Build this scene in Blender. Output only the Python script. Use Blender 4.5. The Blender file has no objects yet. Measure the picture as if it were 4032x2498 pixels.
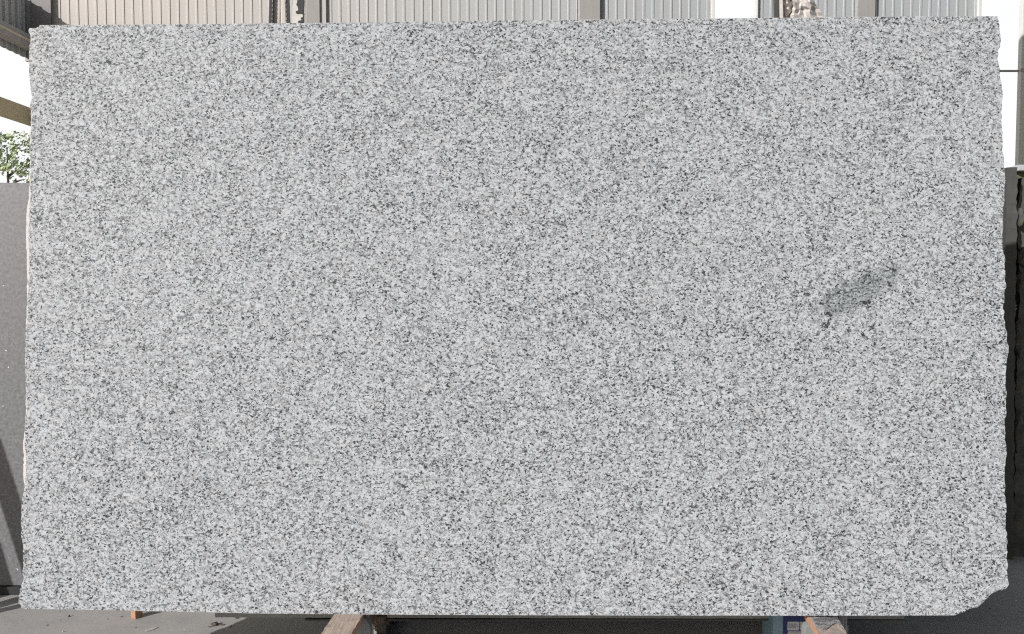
import bpy, bmesh, math, random
from mathutils import Vector, Matrix, noise as mn

S = bpy.context.scene
C = S.collection

# ------------------------------------------------------------ camera
F = 2912.0                      # focal length in photograph pixels (26 mm on 36 mm)
CX, CY = 2016.0, 1249.0
CAMH = 1.4
PITCH = math.radians(2.5)
cam_d = bpy.data.cameras.new('camera')
cam = bpy.data.objects.new('camera', cam_d); C.objects.link(cam)
cam_d.lens = 26.0; cam_d.sensor_width = 36.0
cam_d.clip_start = 0.05; cam_d.clip_end = 2000
cam.location = (0, 0, CAMH)
cam.rotation_euler = (math.radians(90) - PITCH, 0, 0)
S.camera = cam

# ------------------------------------------------------------ light
SUN_EL = math.radians(25)
TR = Vector((0.76, 0.65, 0)).normalized()           # horizontal travel of the sunlight
w = bpy.data.worlds.new('World'); S.world = w; w.use_nodes = True
nt = w.node_tree; nt.nodes.clear()
sky = nt.nodes.new('ShaderNodeTexSky'); sky.sky_type = 'NISHITA'
sky.sun_disc = False; sky.sun_elevation = SUN_EL
sky.sun_rotation = math.atan2(-TR.x, -TR.y)
sky.air_density = 1.0; sky.dust_density = 2.0; sky.ozone_density = 1.0
bg = nt.nodes.new('ShaderNodeBackground'); bg.inputs[1].default_value = 0.07
wo = nt.nodes.new('ShaderNodeOutputWorld')
nt.links.new(sky.outputs[0], bg.inputs[0]); nt.links.new(bg.outputs[0], wo.inputs[0])
sd = bpy.data.lights.new('sun', 'SUN'); sun = bpy.data.objects.new('sun', sd); C.objects.link(sun)
sd.energy = 4.3; sd.angle = math.radians(0.6); sd.color = (1.0, 0.98, 0.955)
ldir = Vector((TR.x * math.cos(SUN_EL), TR.y * math.cos(SUN_EL), -math.sin(SUN_EL)))
sun.rotation_euler = ldir.to_track_quat('-Z', 'Y').to_euler()
sun.location = (-6, -5, 8)
S.view_settings.view_transform = 'Standard'; S.view_settings.look = 'None'
S.view_settings.exposure = 0.0; S.view_settings.gamma = 1.0
S.view_settings.use_curve_mapping = False
S.cycles.max_bounces = 6; S.cycles.filter_width = 1.2; S.cycles.use_denoising = False

# ------------------------------------------------------------ geometry helpers
def ray(px, py):
    x = (px - CX) / F; u = (CY - py) / F
    return Vector((x, math.cos(PITCH) + u * math.sin(PITCH), -math.sin(PITCH) + u * math.cos(PITCH)))
EYE = Vector((0, 0, CAMH))
def at_y(px, py, Y):
    d = ray(px, py); return EYE + d * (Y / d.y)
def at_z(px, py, z):
    d = ray(px, py); return EYE + d * ((z - CAMH) / d.z)
def at_plane(px, py, p, n):
    d = ray(px, py); return EYE + d * ((p - EYE).dot(n) / d.dot(n))

def link(name, bm, mat, parent=None, smooth=False):
    me = bpy.data.meshes.new(name); bm.normal_update(); bm.to_mesh(me); bm.free()
    for m in (mat if isinstance(mat, (list, tuple)) else [mat]): me.materials.append(m)
    if smooth:
        for p in me.polygons: p.use_smooth = True
    o = bpy.data.objects.new(name, me); C.objects.link(o)
    if parent: o.parent = parent
    return o
def empty(name, loc=(0, 0, 0)):
    o = bpy.data.objects.new(name, None); C.objects.link(o); o.location = loc
    o.empty_display_size = 0.1
    return o
def tag(o, label=None, cat=None, group=None, kind=None):
    if label: o['label'] = label
    if cat: o['category'] = cat
    if group: o['group'] = group
    if kind: o['kind'] = kind
    return o
def box(bm, lo, hi, mat=0, M=None):
    xs = (lo[0], hi[0]); ys = (lo[1], hi[1]); zs = (lo[2], hi[2])
    v = [bm.verts.new((xs[i], ys[j], zs[k])) for i in (0, 1) for j in (0, 1) for k in (0, 1)]
    for q in ((0, 1, 3, 2), (4, 6, 7, 5), (0, 4, 5, 1), (2, 3, 7, 6), (0, 2, 6, 4), (1, 5, 7, 3)):
        f = bm.faces.new([v[i] for i in q]); f.material_index = mat
    if M is not None:
        for a in v: a.co = M @ a.co
    return v
def bevel(bm, w, seg=2):
    bmesh.ops.bevel(bm, geom=list(bm.edges), offset=w, segments=seg, profile=0.6, affect='EDGES', clamp_overlap=True)
def tube(bm, pts, r, n=12):
    rings = []
    for i, p in enumerate(pts):
        a = pts[max(i - 1, 0)]; b = pts[min(i + 1, len(pts) - 1)]
        t = (Vector(b) - Vector(a)).normalized()
        s = t.cross(Vector((0, 0, 1)))
        if s.length < 1e-3: s = t.cross(Vector((0, 1, 0)))
        s.normalize(); u = s.cross(t)
        rr = r[i] if isinstance(r, (list, tuple)) else r
        rings.append([bm.verts.new(Vector(p) + (s * math.cos(k * 2 * math.pi / n) + u * math.sin(k * 2 * math.pi / n)) * rr) for k in range(n)])
    for i in range(len(rings) - 1):
        for k in range(n):
            bm.faces.new((rings[i][k], rings[i][(k + 1) % n], rings[i + 1][(k + 1) % n], rings[i + 1][k]))
    bm.faces.new(rings[0][::-1]); bm.faces.new(rings[-1])
def prism(bm, poly, off):
    """closed polygon of world points extruded by the vector off"""
    a = [bm.verts.new(p) for p in poly]; b = [bm.verts.new(Vector(p) + off) for p in poly]
    bm.faces.new(a); bm.faces.new(b[::-1])
    for i in range(len(a)):
        j = (i + 1) % len(a); bm.faces.new((a[j], a[i], b[i], b[j]))
    bmesh.ops.recalc_face_normals(bm, faces=bm.faces)

# ------------------------------------------------------------ material helpers
class N:
    def __init__(s, name):
        s.m = bpy.data.materials.new(name); s.m.use_nodes = True
        s.t = s.m.node_tree; s.b = s.t.nodes['Principled BSDF']; s.tc = s.t.nodes.new('ShaderNodeTexCoord')
    def n(s, k, **kw):
        o = s.t.nodes.new(k)
        for a, v in kw.items(): setattr(o, a, v)
        return o
    def L(s, a, b): s.t.links.new(a, b)
    def put(s, sock, v):
        if hasattr(v, 'links'): s.L(v, sock)
        else: sock.default_value = v
    def mapping(s, scale=(1, 1, 1), loc=(0, 0, 0), rot=(0, 0, 0), src=None):
        o = s.n('ShaderNodeMapping'); o.inputs['Scale'].default_value = scale
        o.inputs['Location'].default_value = loc; o.inputs['Rotation'].default_value = rot
        s.L(src or s.tc.outputs['Object'], o.inputs[0]); return o.outputs[0]
    def noise(s, v, scale, detail=3, rough=0.5, dist=0.0, col=False):
        o = s.n('ShaderNodeTexNoise'); s.L(v, o.inputs['Vector'])
        o.inputs['Scale'].default_value = scale; o.inputs['Detail'].default_value = detail
        o.inputs['Roughness'].default_value = rough; o.inputs['Distortion'].default_value = dist
        return o.outputs['Color' if col else 'Fac']
    def vor(s, v, scale, feature='F1', out='Color', rnd=1.0):
        o = s.n('ShaderNodeTexVoronoi', feature=feature); s.L(v, o.inputs['Vector'])
        o.inputs['Scale'].default_value = scale; o.inputs['Randomness'].default_value = rnd
        return o.outputs[out]
    def math(s, op, a, b=0.0, c=None, clamp=False):
        o = s.n('ShaderNodeMath', operation=op); o.use_clamp = clamp
        s.put(o.inputs[0], a); s.put(o.inputs[1], b)
        if c is not None: s.put(o.inputs[2], c)
        return o.outputs[0]
    def ramp(s, f, lo, hi, a=0.0, b=1.0, smooth=False):
        o = s.n('ShaderNodeMapRange'); o.clamp = True
        if smooth: o.interpolation_type = 'SMOOTHSTEP'
        s.put(o.inputs['Value'], f); s.put(o.inputs['From Min'], lo); s.put(o.inputs['From Max'], hi)
        s.put(o.inputs['To Min'], a); s.put(o.inputs['To Max'], b)
        return o.outputs['Result']
    def mix(s, f, a, b, mode='MIX'):
        o = s.n('ShaderNodeMix', data_type='RGBA'); o.blend_type = mode
        s.put(o.inputs[0], f)
        for i, v in ((6, a), (7, b)):
            if isinstance(v, tuple): v = (*v, 1) if len(v) == 3 else v
            s.put(o.inputs[i], v)
        return o.outputs[2]
    def sep(s, v):
        o = s.n('ShaderNodeSeparateXYZ'); s.L(v, o.inputs[0]); return o.outputs
    def vadd(s, a, b, op='ADD'):
        o = s.n('ShaderNodeVectorMath', operation=op); s.put(o.inputs[0], a); s.put(o.inputs[1], b); return o.outputs[0]
    def done(s, col, rough=0.7, bump=None, strength=0.3, dist=0.002, spec=0.3, metal=0.0):
        s.put(s.b.inputs['Base Color'], (*col, 1) if isinstance(col, tuple) else col)
        s.put(s.b.inputs['Roughness'], rough); s.b.inputs['Specular IOR Level'].default_value = spec
        s.b.inputs['Metallic'].default_value = metal
        if bump is not None:
            o = s.n('ShaderNodeBump'); o.inputs['Strength'].default_value = strength; o.inputs['Distance'].default_value = dist
            s.L(bump, o.inputs['Height']); s.L(o.outputs[0], s.b.inputs['Normal'])
        return s.m

def weathered(name, col, col2=None, scale=8, amt=0.5, rough=0.75, fine=60, stretch=(1, 1, 1), metal=0.0, bump=0.3, spec=0.3):
    g = N(name); v = g.mapping(stretch)
    a = g.noise(v, scale, 5, 0.6); b = g.noise(v, fine, 3, 0.6)
    col2 = col2 or tuple(c * 0.6 for c in col)
    c = g.mix(g.math('MULTIPLY', g.ramp(a, 0.35, 0.7), amt), col, col2)
    c = g.mix(g.ramp(b, 0.3, 0.75, 0, 0.35), c, tuple(x * 0.7 for x in col))
    return g.done(c, rough, b, bump, 0.002, spec, metal)

# --- speckled pale granite
SLAB_UV = {}
def granite(name, lift=0.0, dark=1.0, enclave=None, tint=(1, 1, 1), rough=0.6, bruise=False):
    g = N(name)
    raw = g.tc.outputs['Object']
    base = g.vadd(raw, (4.137, 2.2713, 3.619))
    wv = g.noise(base, 60, 2, 0.5, col=True)
    wv = g.vadd(g.vadd(wv, (0.5, 0.5, 0.5), 'SUBTRACT'), (0.012, 0.012, 0.012), 'MULTIPLY')
    v = g.vadd(base, wv)
    vs = g.mapping((0.85, 1.0, 1.12), src=v)
    # feldspar / quartz grains
    c1 = g.sep(g.vor(vs, 112))
    c2 = g.sep(g.vor(vs, 250))
    tone = g.math('ADD', g.math('MULTIPLY', c1[0], 0.55), g.math('MULTIPLY', c2[1], 0.45))
    light = g.mix(g.ramp(tone, 0.12, 0.62), (0.28, 0.29, 0.308), (0.555, 0.578, 0.612))
    light = g.mix(g.ramp(c1[2], 0.72, 0.95, 0, 0.4), light, (0.48, 0.465, 0.455))     # warm grains
    mid = g.noise(vs, 175, 3, 0.65)
    light = g.mix(g.ramp(mid, 0.5, 0.64, 0, 0.6), light, (0.19, 0.205, 0.22))
    # biotite flecks, clustered
    cl = g.noise(base, 17, 3, 0.6)
    big = g.noise(base, 1.6, 3, 0.55)
    diag = g.noise(g.mapping((1.0, 1.0, 3.2), rot=(0, math.radians(28), 0)), 1.3, 3, 0.6)
    th = g.math('ADD', g.ramp(cl, 0.3, 0.72, 0.036, -0.036), g.math('ADD', g.ramp(big, 0.3, 0.7, 0.007, -0.007), g.ramp(diag, 0.3, 0.7, 0.008, -0.008)))
    th = g.math('ADD', th, 0.588 - 0.02 * (dark - 1))
    fl = g.noise(g.mapping((0.85, 1.0, 1.1), rot=(0, math.radians(-8), 0), src=v), 132, 2.0, 0.6, 0.4)
    fleck = g.ramp(g.math('SUBTRACT', fl, th), 0.0, 0.015)
    ed = g.vor(vs, 70, 'DISTANCE_TO_EDGE', 'Distance')
    en = g.noise(base, 55, 2, 0.5)
    edge = g.math('MULTIPLY', g.ramp(ed, 0.02, 0.13, 1, 0), g.ramp(g.math('SUBTRACT', en, g.math('SUBTRACT', th, 0.1)), 0.0, 0.06))
    blk = g.math('MAXIMUM', fleck, g.math('MULTIPLY', edge, 0.7))
    spv = g.mapping((0.9, 1.0, 1.15), rot=(0, 0.5, 0), src=g.vadd(base, g.vadd(g.vadd(g.noise(base, 170, 2, 0.6, col=True), (0.5, 0.5, 0.5), 'SUBTRACT'), (0.009, 0.009, 0.009), 'MULTIPLY')))
    sd_ = g.vor(spv, 72, 'F1', 'Distance'); sc_ = g.sep(g.vor(spv, 72))
    sr_ = g.ramp(sc_[0], 0.62, 1.0, 0.0, 0.31)
    spk = g.ramp(g.math('SUBTRACT', sr_, sd_), -0.01, 0.03)
    blk = g.math('MAXIMUM', blk, spk)
    blk = g.math('MULTIPLY', blk, 0.93)
    if enclave:
        (u0, v0), (ru, rv), ang, dots = enclave
        p = g.vadd(raw, (-u0, 0, -v0))
        p = g.mapping((1 / ru, 0.0001, 1 / rv), rot=(0, 0, 0), src=g.mapping((1, 1, 1), rot=(0, ang, 0), src=p))
        wob = g.noise(base, 22, 4, 0.65, col=True)
        p = g.vadd(p, g.vadd(g.vadd(wob, (0.5, 0.5, 0.5), 'SUBTRACT'), (1.3, 0, 1.3), 'MULTIPLY'))
        ln = g.n('ShaderNodeVectorMath', operation='LENGTH'); g.L(p, ln.inputs[0])
        em = g.ramp(ln.outputs['Value'], 0.75, 1.15, 1, 0)
        fine = g.noise(g.mapping((.7, 1, 1.2), src=vs), 175, 3, 0.7)
        ec = g.mix(g.ramp(fine, 0.46, 0.545), (0.05, 0.062, 0.068), (0.37, 0.405, 0.42))
        light = g.mix(g.math('MULTIPLY', em, 0.66), light, ec)
        for (du, dv, r) in dots:
            q = g.vadd(raw, (-du, 0, -dv)); q = g.vadd(q, g.vadd(g.vadd(g.noise(base, 110, 3, 0.7, col=True), (0.5, 0.5, 0.5), 'SUBTRACT'), (r * 4.5, 0, r * 4.5), 'MULTIPLY'))
            q = g.vadd(q, (1, 0, 1), 'MULTIPLY')
            l2 = g.n('ShaderNodeVectorMath', operation='LENGTH'); g.L(q, l2.inputs[0])
            blk = g.math('MAXIMUM', blk, g.ramp(l2.outputs['Value'], r * 0.7, r, 0.93, 0))
    col = g.mix(blk, light, (0.016, 0.02, 0.024))
    if lift: col = g.mix(lift, col, (0.6, 0.59, 0.585))
    if tint != (1, 1, 1): col = g.mix(1.0, col, tint, 'MULTIPLY')
    return g.done(col, rough, mid, 0.05, 0.001, 0.25)

def split_stone(name, col=(0.54, 0.51, 0.505), dk=(0.25, 0.25, 0.26), dens=0.66):
    g = N(name); b = g.tc.outputs['Object']
    n1 = g.noise(b, 60, 4, 0.65); n2 = g.noise(b, 130, 2, 0.6)
    c = g.mix(g.ramp(n1, 0.4, 0.75, 0, 0.5), col, tuple(x * 0.75 for x in col))
    c = g.mix(g.ramp(n2, dens, dens + 0.03, 0, 0.85), c, dk)
    return g.done(c, 0.9, n1, 0.6, 0.004)

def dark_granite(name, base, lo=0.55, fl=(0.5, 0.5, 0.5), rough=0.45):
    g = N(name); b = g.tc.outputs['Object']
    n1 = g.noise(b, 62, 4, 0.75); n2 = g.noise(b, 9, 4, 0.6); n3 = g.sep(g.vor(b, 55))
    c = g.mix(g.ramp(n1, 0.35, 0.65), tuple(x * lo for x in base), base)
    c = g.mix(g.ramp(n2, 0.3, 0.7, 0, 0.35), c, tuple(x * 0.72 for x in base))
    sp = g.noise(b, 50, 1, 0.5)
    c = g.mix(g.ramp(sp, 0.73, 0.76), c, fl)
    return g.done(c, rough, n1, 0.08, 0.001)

# ------------------------------------------------------------ ground
g = N('concrete')
b = g.tc.outputs['Object']
a1 = g.noise(b, 1.1, 5, 0.6); a2 = g.noise(g.mapping((1, 1.6, 1), rot=(0, 0, 0.4)), 5, 5, 0.65, 0.4); a3 = g.noise(b, 70, 4, 0.7)
c = g.mix(g.ramp(a1, 0.35, 0.65), (0.41, 0.408, 0.40), (0.435, 0.41, 0.392))
c = g.mix(g.ramp(a2, 0.42, 0.68, 0, 0.55), c, (0.30, 0.305, 0.305))
c = g.mix(g.ramp(a3, 0.35, 0.7, 0, 0.35), c, (0.26, 0.257, 0.252))
c = g.mix(g.ramp(g.noise(b, 38, 1, 0.4), 0.735, 0.76), c, (0.09, 0.085, 0.08))
c = g.mix(g.ramp(g.noise(b, 48, 1, 0.4, 1.0), 0.765, 0.785), c, (0.7, 0.69, 0.66))
M_conc = g.done(c, 0.8, a3, 0.25, 0.003)
g = N('dry_ground'); b = g.tc.outputs['Object']
a = g.noise(b, 0.3, 6, 0.6); a2 = g.noise(b, 6, 4, 0.7)
c = g.mix(g.ramp(a, 0.4, 0.6), (0.28, 0.24, 0.19), (0.14, 0.15, 0.08)); c = g.mix(g.ramp(a2, 0.3, 0.7, 0, 0.4), c, (0.12, 0.1, 0.08))
M_dirt = g.done(c, 0.95)

bm = bmesh.new(); v = [bm.verts.new(p) for p in ((-600, -600, -0.12), (600, -600, -0.12), (600, 900, -0.12), (-600, 900, -0.12))]; bm.faces.new(v)
tag(link('ground', bm, M_dirt), kind='structure')
bm = bmesh.new(); box(bm, (-9.6, -8, -0.3), (16, 15.0, 0.0))
tag(link('concrete_floor', bm, M_conc), kind='structure')

g = N('bright_cloud'); b = g.tc.outputs['Object']
cn = g.noise(b, 0.012, 4, 0.55)
em = g.n('ShaderNodeEmission'); g.L(g.mix(g.ramp(cn, 0.35, 0.65), (1.0, 1.0, 1.0), (0.93, 0.97, 1.0)), em.inputs[0]); em.inputs[1].default_value = 1.04
g.L(em.outputs[0], g.t.nodes['Material Output'].inputs[0]); M_cloud = g.m
bm = bmesh.new(); rows = []
for j in range(9):
    e = math.radians(-2 + 29 * j / 8)
    rows.append([bm.verts.new((math.sin(math.radians(a)) * 420 * math.cos(e), math.cos(math.radians(a)) * 420 * math.cos(e), 420 * math.sin(e))) for a in range(-60, 61, 4)])
for j in range(8):
    for i in range(30): bm.faces.new((rows[j][i], rows[j][i + 1], rows[j + 1][i + 1], rows[j + 1][i]))
tag(link('sky', bm, M_cloud), kind='structure')

# ------------------------------------------------------------ warehouse shell
WY = 14.0
def wx(px): return at_y(px, 50, WY).x
g = N('cladding_sheet'); b = g.tc.outputs['Object']; sx = g.sep(b)
streak = g.noise(g.mapping((6, 1, 0.35)), 1.0, 5, 0.65); patch = g.noise(b, 0.5, 3, 0.5)
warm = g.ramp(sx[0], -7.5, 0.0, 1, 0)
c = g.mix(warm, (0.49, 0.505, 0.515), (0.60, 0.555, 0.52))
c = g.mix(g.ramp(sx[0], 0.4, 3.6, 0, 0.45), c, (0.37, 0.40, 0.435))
c = g.mix(g.ramp(streak, 0.4, 0.75, 0, 0.3), c, (0.42, 0.39, 0.35))
rust = g.noise(g.mapping((3, 1, 2)), 2.2, 3, 0.6)
c = g.mix(g.ramp(rust, 0.69, 0.76, 0, 0.6), c, (0.38, 0.30, 0.2))
M_clad = g.done(c, 0.55, g.noise(b, 3, 2, 0.5), 0.1, 0.01)
M_side = weathered('side_sheet', (0.62, 0.63, 0.62), (0.5, 0.51, 0.51), 3, 0.8, 0.6, 20, (1, 1, 0.2))
M_col = weathered('column_paint', (0.41, 0.39, 0.38), (0.36, 0.34, 0.33), 2, 0.6, 0.6, 15, (1, 1, 0.3))
M_cold = weathered('corner_column_paint', (0.30, 0.28, 0.28), (0.25, 0.235, 0.235), 2, 0.6, 0.6, 15)
M_beam = weathered('yellow_beam_paint', (0.68, 0.60, 0.40), (0.6, 0.52, 0.33), 2, 0.7, 0.6, 15)
M_trim = weathered('white_trim', (0.78, 0.78, 0.75), (0.7, 0.69, 0.65), 3, 0.4, 0.5, 20)
M_girt = weathered('galvanised_girt', (0.50, 0.49, 0.47), (0.42, 0.41, 0.40), 3, 0.5, 0.5, 20)
M_girt_sun = weathered('girt_sun_stripe', (0.80, 0.72, 0.58), (0.7, 0.62, 0.5), 3, 0.5, 0.5, 20)  # sunlight painted into the colour: the bright line along the girt

SX = at_y(104, 120, 13.95).x
ware = tag(empty('warehouse', (0, WY, 0)), 'open-sided warehouse shell with pale corrugated wall behind the granite slab', 'building')
inv = Vector((0, -WY, 0))
def wlink(name, bm, mat):
    for vv in bm.verts: vv.co += inv
    return link(name, bm, mat, ware)
PER = 35.4 * WY / F
def corrugated(bm, x0, x1, z0, z1, y, phase=0.0, depth=0.010, axis='x', z1f=None, z0f=None):
    # trapezoid rib profile facing the camera (-y)
    pts = []; k = math.floor((x0 - phase) / PER) - 1
    prof = [(0.0, 0), (0.60, 0), (0.66, -depth), (0.84, -depth), (0.90, 0)]
    while True:
        s = phase + k * PER
        if s > x1 + PER: break
        for t, d in prof: pts.append((s + t * PER, d))
        k += 1
    pts = [p for p in pts if x0 < p[0] < x1]
    pts = [(x0, pts[0][1])] + pts + [(x1, pts[-1][1])]
    rings = []
    for a, d in pts:
        za = z0f(a) if z0f else z0
        if axis == 'x': q = [(a, y + d, za), (a, y + d, z1), (a, y + d + .004, z1), (a, y + d + .004, za)]
        else: q = [(y - d, a, za), (y - d, a, z1), (y - d - .004, a, z1), (y - d - .004, a, za)]
        rings.append([bm.verts.new(p) for p in q])
    for i in range(len(rings) - 1):
        for k in range(4): bm.faces.new((rings[i][k], rings[i + 1][k], rings[i + 1][(k + 1) % 4], rings[i][(k + 1) % 4]))
    bm.faces.new(rings[0]); bm.faces.new(rings[-1][::-1])
    bmesh.ops.recalc_face_normals(bm, faces=bm.faces)
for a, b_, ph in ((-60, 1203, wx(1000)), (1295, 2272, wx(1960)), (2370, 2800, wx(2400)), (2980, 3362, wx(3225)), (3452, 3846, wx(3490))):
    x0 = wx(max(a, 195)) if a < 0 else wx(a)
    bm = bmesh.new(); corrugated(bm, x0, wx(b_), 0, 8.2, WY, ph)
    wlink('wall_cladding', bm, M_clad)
for a, b_, m in ((118, 200, M_cold), (1207, 1258, M_col), (2283, 2362, M_col), (3380, 3446, M_col)):
    bm = bmesh.new(); x0 = at_y(a, 50, WY - .09).x; x1 = at_y(b_, 50, WY - .09).x
    # I-section column: front flange, web, rear flange
    box(bm, (x0, WY - .09, 0), (x1, WY - .08, 8.4)); xm = (x0 + x1) / 2
    box(bm, (xm - .008, WY - .08, 0), (xm + .008, WY - .062, 8.4)); box(bm, (x0, WY - .062, 0), (x1, WY - .042, 8.4))
    wlink('column', bm, m)
for a, b_ in ((1196, 1212), (1286, 1297), (2266, 2280), (2366, 2378), (3354, 3370), (3446, 3458)):
    bm = bmesh.new(); box(bm, (wx(a), WY + .006, 0), (wx(b_), WY + .05, 8.2)); wlink('wall_flashing', bm, M_girt)
for a, b_ in ((1212, 1286), (2280, 2366), (3370, 3446)):
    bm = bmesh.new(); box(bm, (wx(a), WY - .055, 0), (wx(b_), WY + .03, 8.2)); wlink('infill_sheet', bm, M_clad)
for a, b_ in ((2800, 2811), (2973, 2981), (3846, 3857), (4019, 4046)):
    bm = bmesh.new(); box(bm, (wx(a), WY - .06, 0), (wx(b_), WY + .04, 8.2)); bevel(bm, .006); wlink('opening_trim' if a < 4000 else 'door_post', bm, M_trim)
bm = bmesh.new(); zz = at_y(4000, 280, WY).z
box(bm, (wx(3857), WY - .01, zz - .017), (wx(4019), WY + .02, zz + .017)); wlink('cross_rail', bm, M_girt)
bm = bmesh.new(); zz2 = at_y(4028, 280, WY).z; box(bm, (wx(4016), WY - .075, zz2 - .03), (wx(4050), WY - .061, zz2 + .03)); wlink('rail_clamp', bm, M_girt)
bm = bmesh.new(); box(bm, (-9.6, -4.5, 8.42), (16.5, 10.5, 8.5)); wlink('roof', bm, M_girt)
bm = bmesh.new()
for yy in (-3.5, -1, 1.5, 4, 6.5, 9): box(bm, (-9.5, yy, 8.22), (16.4, yy + .08, 8.415))
wlink('purlins', bm, M_girt)
bm = bmesh.new(); box(bm, (SX - .03, 13.93, 5.55), (at_y(121, 60, 13.95).x, 13.99, 6.7)); wlink('corner_flashing', bm, M_girt)
# side wall on the left, seen edge on, sheeting high up, open below
bm = bmesh.new()
def scal(a):
    t = ((a - 0.1) / PER) % 1.0
    return 5.60 + 0.012 * math.sin(t * 2 * math.pi)
corrugated(bm, 10.0, 13.95, 5.6, 6.7, SX, 0.1, 0.04, 'y', z0f=scal)
wlink('side_cladding', bm, M_side)
zt = at_y(0, 120, 13.15).z
bm = bmesh.new(); box(bm, (SX + .05, 10, zt - .13), (SX + .22, 13.9, zt - .02)); box(bm, (SX + .05, 10, zt - .02), (SX + .20, 13.9, zt + .12)); wlink('girt', bm, M_girt)
bm = bmesh.new(); box(bm, (SX + .221, 10, zt - .028), (SX + .235, 13.9, zt + .015)); wlink('girt_sun_lip', bm, M_girt_sun)  # added lip whose paler colour stands in for the girt's sunlit top
zb = at_y(0, 387, 13.15).z
bm = bmesh.new(); box(bm, (SX - .05, 10, zb - .30), (SX + .1, 14.2, zb)); bevel(bm, .01); wlink('eaves_beam', bm, M_beam)

# ------------------------------------------------------------ trees beyond the open side
g = N('leaf'); b = g.tc.outputs['Object']
c = g.mix(g.ramp(g.noise(b, 2.5, 3, 0.6), 0.35, 0.65), (0.36, 0.46, 0.25), (0.60, 0.64, 0.36))
M_leaf = g.done(c, 0.5, spec=0.5); g.b.inputs['Transmission Weight'].default_value = 0.0
M_bark = weathered('bark', (0.16, 0.12, 0.09), None, 6, 0.6)
def tree(px, py, Y, r, seed, label):
    rnd = random.Random(seed)
    top = at_y(px, py, Y)
    root = tag(empty('tree', (top.x, Y, -0.12)), label, 'tree', 'trees outside the open side')
    H = top.z + 0.12
    bm = bmesh.new()
    tube(bm, [Vector((0, 0, 0)), Vector((.1, 0, H * .3)), Vector((-.05, .1, H * .6)), Vector((0, 0, H * .9))], [.22, .17, .1, .03], 8)
    for k in range(7):
        a = rnd.uniform(0, 6.28); z = H * rnd.uniform(.4, .75); l = r * rnd.uniform(.6, 1)
        tube(bm, [Vector((0, 0, z)), Vector((math.cos(a) * l * .5, math.sin(a) * l * .5, z + l * .35)), Vector((math.cos(a) * l, math.sin(a) * l, z + l * .5))], [.07, .045, .015], 6)
    link('trunk', bm, M_bark, root)
    bm = bmesh.new()
    for k in range(46):
        a = rnd.uniform(0, 6.28); e = rnd.uniform(-.7, 1); q = r * rnd.uniform(.35, 1)
        c0 = Vector((math.cos(a) * q * math.sqrt(max(0, 1 - e * e * .8)), math.sin(a) * q * .9, H - r * 1.05 + e * r * .95))
        rr = r * rnd.uniform(.12, .28)
        for j in range(30):
            p = c0 + Vector((rnd.gauss(0, 1), rnd.gauss(0, 1), rnd.gauss(0, .7))) * rr * .6
            s = rnd.uniform(.05, .11)
            n1 = Vector((rnd.gauss(0, 1), rnd.gauss(0, 1), rnd.gauss(0, 1))).normalized()
            n2 = n1.orthogonal().normalized()
            n3 = n1.cross(n2)
            bm.faces.new([bm.verts.new(p + x) for x in (n2 * s, n3 * s * .5, -n2 * s, -n3 * s * .5)])
    link('crown', bm, M_leaf, root)
tree(25, 508, 34, 1.1, 3, 'taller feathery pale green tree seen through the open left side, near the frame edge')
tree(60, 640, 30, 1.6, 5, 'lower rounded pale green tree just above the grey slab on the left')

# ------------------------------------------------------------ the slab
YAW = math.radians(1.3); LEAN = math.radians(6.0)
P0 = at_y(2016, 2424, 2.45)
U = Vector((math.cos(YAW), -math.sin(YAW), 0))
NH = Vector((math.sin(YAW), math.cos(YAW), 0))
V = (NH * math.sin(LEAN) + Vector((0, 0, math.cos(LEAN)))).normalized()
NB = U.cross(V) * -1                                   # pointing away from the camera
if NB.y < 0: NB = -NB
# local frame: x = U, y = NB (into the stack), z = V
MS = Matrix(((U.x, NB.x, V.x, P0.x), (U.y, NB.y, V.y, P0.y), (U.z, NB.z, V.z, P0.z), (0, 0, 0, 1)))
MI = MS.inverted()
def uv(px, py, off=0.0):
    p = MI @ at_plane(px, py, P0 + NB * off, NB); return Vector((p.x, p.z))
LEFT = [(80, 2399), (78, 2386), (68, 2381), (69, 2360), (74, 2323), (84, 2296), (86, 2280), (86, 2164), (81, 2122), (78, 2069), (79, 2027), (84, 1964),
        (92, 1922), (97, 1869), (97, 1805), (94, 1748), (95, 1700), (97, 1570), (96, 1420), (100, 1255), (106, 1156), (110, 1024), (112, 940), (113, 860),
        (113, 770), (115, 667), (114, 600), (117, 520), (120, 440), (124, 395), (138, 330), (146, 270), (148, 200), (151, 150), (150, 104), (156, 99)]
TOP = [(900, 93.5), (1360, 89), (1800, 82.5), (2250, 77.5), (2600, 74.5), (2900, 72), (3250, 68), (3596, 64.5), (3928, 64)]
RIGHT = [(3930, 66), (3934, 79), (3938, 106), (3941, 124), (3944, 148), (3946, 159), (3943, 183), (3934, 194), (3934, 220), (3936, 249), (3944, 270), (3944, 304),
         (3951, 339), (3953, 357), (3948, 400), (3948, 432), (3951, 498), (3952, 565), (3958, 657), (3961, 677), (3961, 723), (3958, 803), (3954, 862), (3951, 948),
         (3958, 1000), (3962, 1052), (3962, 1099), (3967, 1130), (3958, 1163), (3957, 1206), (3962, 1278), (3970, 1329), (3977, 1369), (3972, 1405), (3966, 1456),
         (3962, 1496), (3968, 1544), (3968, 1595), (3962, 1671), (3965, 1743), (3972, 1784), (3965, 1814), (3962, 1897), (3962, 1956), (3969, 2010), (3965, 2075),
         (3972, 2135), (3968, 2182), (3971, 2242), (3972, 2275), (3977, 2304), (3973, 2313), (3968, 2319), (3951, 2327), (3935, 2331), (3913, 2339), (3900, 2351),
         (3893, 2360), (3880, 2369), (3870, 2381), (3854, 2395), (3827, 2400), (3813, 2406), (3799, 2415), (3777, 2421), (3762, 2424.5)]
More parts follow.
